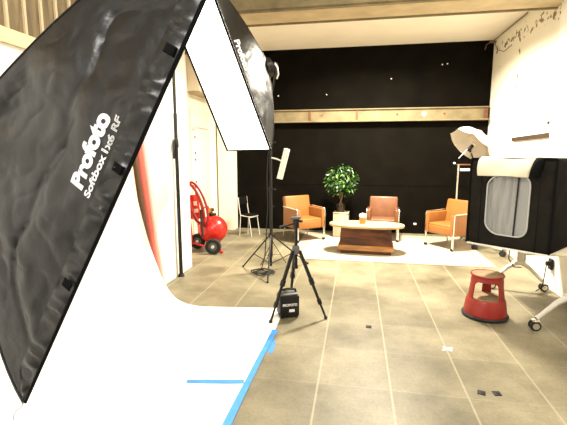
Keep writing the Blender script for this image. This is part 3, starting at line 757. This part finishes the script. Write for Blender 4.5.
tl = V((1.10, 4.18, .7215)); ang = math.atan2(-.47, .55)
t = thing('light_tent', 'black cloth light tent with clear window and cream flap on the table', 'tent', tl, ang)
TW, TD, TH = .72, .80, .835
z0 = .018
def rr_loop(u0, u1, v0, v1, r, k=7):
    pts = []
    for cx, cy, a0 in ((u1-r, v0+r, -PI/2), (u1-r, v1-r, 0), (u0+r, v1-r, PI/2), (u0+r, v0+r, PI)):
        for i in range(k): a = a0+PI/2*i/(k-1); pts.append((cx+r*math.cos(a), cy+r*math.sin(a)))
    return pts
hole = rr_loop(.178, .545, .13, .69, .11)
hole = [(x+.012*math.sin(z*19), z) for x, z in hole]
b = MB(); bm = b.bm
# front panel: ring between the hole and the outer frame
def out_pt(x, z):
    cx, cz = .355, .40; dx, dz = x-cx, z-cz
    k = min(((TW-cx) if dx > 0 else cx)/abs(dx) if abs(dx) > 1e-6 else 9, ((TH-cz) if dz > 0 else cz-z0)/abs(dz) if abs(dz) > 1e-6 else 9)
    return cx+dx*k, cz+dz*k
hin = []
N_ = len(hole)
rings = []
for j in range(7):
    f = j/6; ring = []
    for x, z in hole:
        ox, oz = out_pt(x, z); px, pz = x+(ox-x)*f, z+(oz-z)*f
        bul = -.008*math.sin(PI*f)+.006*noise.noise(V((px*9, pz*9, 3)))*math.sin(PI*f)
        ring.append(bm.verts.new((px, bul, pz)))
    rings.append(ring)
for j in range(6):
    for i in range(N_): bm.faces.new((rings[j][i], rings[j][(i+1) % N_], rings[j+1][(i+1) % N_], rings[j+1][i]))
b.build('front_panel', M['tent'], t, solid=.004)
def wrink(p, ax_): 
    return noise.noise(p*6)*.012*ax_
MB().grid(lambda u, v: V((TW+.010*noise.noise(V((u*5, v*5, 1)))*math.sin(PI*v), u*TD, z0+v*(TH-z0))), 16, 16).build('side_panel', M['tentside'], t, solid=.004)
MB().grid(lambda u, v: V((.010*noise.noise(V((u*5, v*5, 7)))*math.sin(PI*v), u*TD, z0+v*(TH-z0))), 16, 16).build('side_panel', M['tent'], t, solid=.004)
MB().grid(lambda u, v: V((u*TW, TD, z0+v*(TH-z0))), 8, 8).build('back_panel', M['tent'], t, solid=.004)
MB().grid(lambda u, v: V((u*TW, v*TD, TH+.012*math.sin(PI*u)*math.sin(PI*v))), 12, 12).build('top_panel', M['tent'], t, solid=.004)
b = MB().box((TW/2, TD/2+.02, TH/2), (TW-.03, TD-.06, TH-.05))
for f in list(b.bm.faces):
    if f.normal.y < -.9: b.bm.faces.remove(f)
b.build('lining', M['tentin'], t, smooth=False)
pn = MB().grid(lambda u, v: V((.13+.45*u, .018+.007*math.sin(u*9+v*2)+(.007*math.sin(u*46+v*2.5)+.004*math.sin(u*77-v*4)) * max(0, min(1, (.66-u)*8)), .075+.645*v)), 70, 14).build('window_pane', M['pane'], t)
MB().tube([(.43, .012, .70), (.425, .008, .4), (.42, .006, .12)], .008, 6).build('window_zip', M['plasticblack'], pn)
MB().tube([(x, -.003, z) for x, z in hole], .007, 6, True).build('window_binding', M['tentin'], t)
for x in (.115, .61):
    MB().tube([(x, -.007, z0+i*(TH-z0)/10) for i in range(11)], .006, 6).build('seam_piping', M['velcro'], t)
for x in (0, TW):
    MB().tube([(x, -.002, z0), (x, -.002, TH)], .010, 8).build('corner_piping', M['velcro'], t)
MB().tube([(.0, -.004, TH), (TW, -.004, TH)], .009, 8).build('top_piping', M['velcro'], t)
MB().box((TW/2, TD/2-.01, .008), (TW-.01, TD, .016), bev=.002).build('base_board', M['silver'], t)
# cream flap folded over the top of the window
def flap(u, v):
    x0, x1 = .085-.012*v, .565-.05*v
    x = x0+(x1-x0)*u; zz_ = TH+.014-.175*v+ (.03*max(0, 1-abs(u-.56)*4) if v > .98 else 0)
    y = -.020-.020*math.sin(PI*min(1, v*1.0))-.008*math.sin(u*7+v*3)
    if v < .12: y = .10-.118*(v/.12); zz_ = TH+.016
    return V((x, y, zz_))
MB().grid(flap, 26, 25).build('flap', M['flap'], t, solid=.004)
MB().tube([(.60, -.005, TH-.01), (.585, -.035, TH-.05), (.575, -.04, TH-.11), (.57, -.03, TH-.155)], lambda f: .030+.012*math.sin(PI*f), 10).build('rolled_edge', M['velcro'], t)

# a second stowed table frame behind, and the plug on the plinth
t = thing('stowed_table_frame', 'silver wheeled table leg standing beyond the tent table', 'table', (2.14, 6.85, 0), R(-52))
MB().tube([(-.24, 0, .11), (0, 0, .12), (.24, 0, .11)], .016, 8).build('foot', M['silver'], t)
MB().box((0, 0, .36), (.05, .05, .50), bev=.01).build('column', M['silver'], t)
MB().box((0, .0, .62), (.5, .10, .03), bev=.005).build('top_rail', M['silver'], t)
for s in (-1, 1):
    MB().cyl((s*.25, -.025, .045), (s*.25, .025, .045), .045, n=16).cyl((s*.25, 0, .05), (s*.25, 0, .11), .012, n=8).build('caster', M['rubber'], t)
t = thing('plug_socket', 'black plug in a socket on the low white plinth', 'plug', (2.302, 5.09, .28))
MB().box((-.012, 0, .03), (.025, .085, .13), bev=.005).build('socket_plate', M['plasticblack'], t)
MB().box((-.045, -.01, .04), (.05, .05, .05), bev=.01).build('plug_body', M['rubber'], t)
MB().tube([(-.06, -.01, .03), (-.09, -.06, -.05), (-.13, -.12, -.22), (-.20, -.1, -.29)], .006, 6).build('lead', M['rubber'], t)

# ------------------------------------------------------------------ red step stool
t = thing('step_stool', 'round red step stool with black rubber ring on the concrete floor', 'stool', (1.30, 4.12, 0), R(0))
th0 = math.atan2(-4.13, -1.285)       # towards the viewer side
MB().lathe([(.195, .012), (.212, .012), (.216, .022), (.208, .034), (.196, .034)], n=48).build('rubber_ring', M['rubber'], t)
MB().lathe([(.192, .005), (.198, .034), (.196, .06), (.180, .175), (.172, .192), (.160, .195), (.160, .188), (.172, .17), (.190, .05), (.188, .005)], n=48).build('lower_drum', M['redpaint'], t)
MB().lathe([(.0, .186), (.162, .186), (.164, .194), (0, .194)], n=40).build('step_tread', M['tread'], t)
# upper drum with arched openings
def rad(z): return .172-(z-.19)*(.172-.142)/(.415-.19)
b = MB(); nT, nZ = 144, 24; zs = [.19+(.415-.19)*j/nZ for j in range(nZ+1)]
hw = R(45); cen = [th0, th0+2*PI/3, th0-2*PI/3]
def is_open(a, z):
    for c in cen:
        dd = abs((a-c+PI) % (2*PI)-PI)
        top = .365-(.03*max(0, (dd-hw*.7)/(hw*.3))**2)
        if dd < hw and z < top: return True
    return False
vv = {}
for i in range(nT):
    a = 2*PI*i/nT
    for j, z in enumerate(zs):
        for q_, dr in ((0, 0), (1, -.012)): vv[i, j, q_] = b.bm.verts.new(((rad(z)+dr)*math.cos(a), (rad(z)+dr)*math.sin(a), z))
solid_ = {(i, j): not is_open(2*PI*(i+.5)/nT, (zs[j]+zs[j+1])/2) for i in range(nT) for j in range(nZ)}
for (i, j), s_ in solid_.items():
    if not s_: continue
    k = (i+1) % nT
    b.bm.faces.new((vv[i, j, 0], vv[k, j, 0], vv[k, j+1, 0], vv[i, j+1, 0])); b.bm.faces.new((vv[i, j, 1], vv[i, j+1, 1], vv[k, j+1, 1], vv[k, j, 1]))
    if not solid_[(i-1) % nT, j]: b.bm.faces.new((vv[i, j, 0], vv[i, j+1, 0], vv[i, j+1, 1], vv[i, j, 1]))
    if not solid_[k, j]: b.bm.faces.new((vv[k, j, 0], vv[k, j, 1], vv[k, j+1, 1], vv[k, j+1, 0]))
    if j > 0 and not solid_[i, j-1]: b.bm.faces.new((vv[i, j, 0], vv[i, j, 1], vv[k, j, 1], vv[k, j, 0]))
for v in [v for v in b.bm.verts if not v.link_faces]: b.bm.verts.remove(v)
b.build('upper_drum', M['redpaint'], t)
MB().lathe([(0, .418), (.138, .418), (.146, .414), (.154, .418), (.156, .426), (.150, .434), (.143, .431), (.138, .424), (0, .424)], n=48).build('top_rim', M['redpaint'], t)
MB().lathe([(0, .424), (.139, .424), (.140, .430), (0, .432)], n=40).build('top_tread', M['tread'], t)
for a in (0, 2.1, 4.2):
    MB().ball((.12*math.cos(a), .12*math.sin(a), .02), .02, u=10, v=8).build('caster', M['rubber'], t)

# ------------------------------------------------------------------ lights, world, camera
def area(name, loc, size, power, col, target=None, spread=None):
    l = bpy.data.lights.new(name, 'AREA'); l.energy = power; l.size = size; l.color = col; l.shape = 'DISK'
    o = bpy.data.objects.new(name, l); COL.objects.link(o); o.location = loc
    d_ = (V(target)-V(loc)) if target else V((0, 0, -1))
    o.rotation_euler = d_.to_track_quat('-Z', 'Y').to_euler()
    if spread: l.spread = spread
    return o
area('seating_lamp', (.35, 6.35, 3.62), .5, 540, (1, .92, .76), (.35, 6.5, 0), R(155))
area('fill_light_near', (-.2, 1.2, 4.1), 1.2, 130, (1, .95, .86))  # unseen fill light added above the near room, no actual fixture
area('fill_light_behind', (-1.3, -1.6, 3.0), .8, 110, (1, .96, .90), (-.6, 1.6, 1.5))  # fill added behind the camera to brighten the foreground softbox and its lettering
area('fill_light_mid', (.6, 3.6, 4.1), 1.0, 55, (1, .94, .82))  # added overhead fill for the middle of the room, not a known lamp
w = bpy.data.worlds.new('World'); S.world = w; w.use_nodes = True
w.node_tree.nodes['Background'].inputs[0].default_value = (1, .92, .80, 1); w.node_tree.nodes['Background'].inputs[1].default_value = .28

cd = bpy.data.cameras.new('Camera'); cam = bpy.data.objects.new('Camera', cd); COL.objects.link(cam)
cd.sensor_width = 36; cd.lens = 36*400/567; cd.clip_start = .05
cam.location = cam_loc; cam.rotation_euler = (R(90-8.3205), 0, R(10.3047))
S.camera = cam
vs = S.view_settings; vs.view_transform = 'Standard'; vs.look = 'None'; vs.gamma = 1; vs.use_curve_mapping = False; vs.exposure = .0
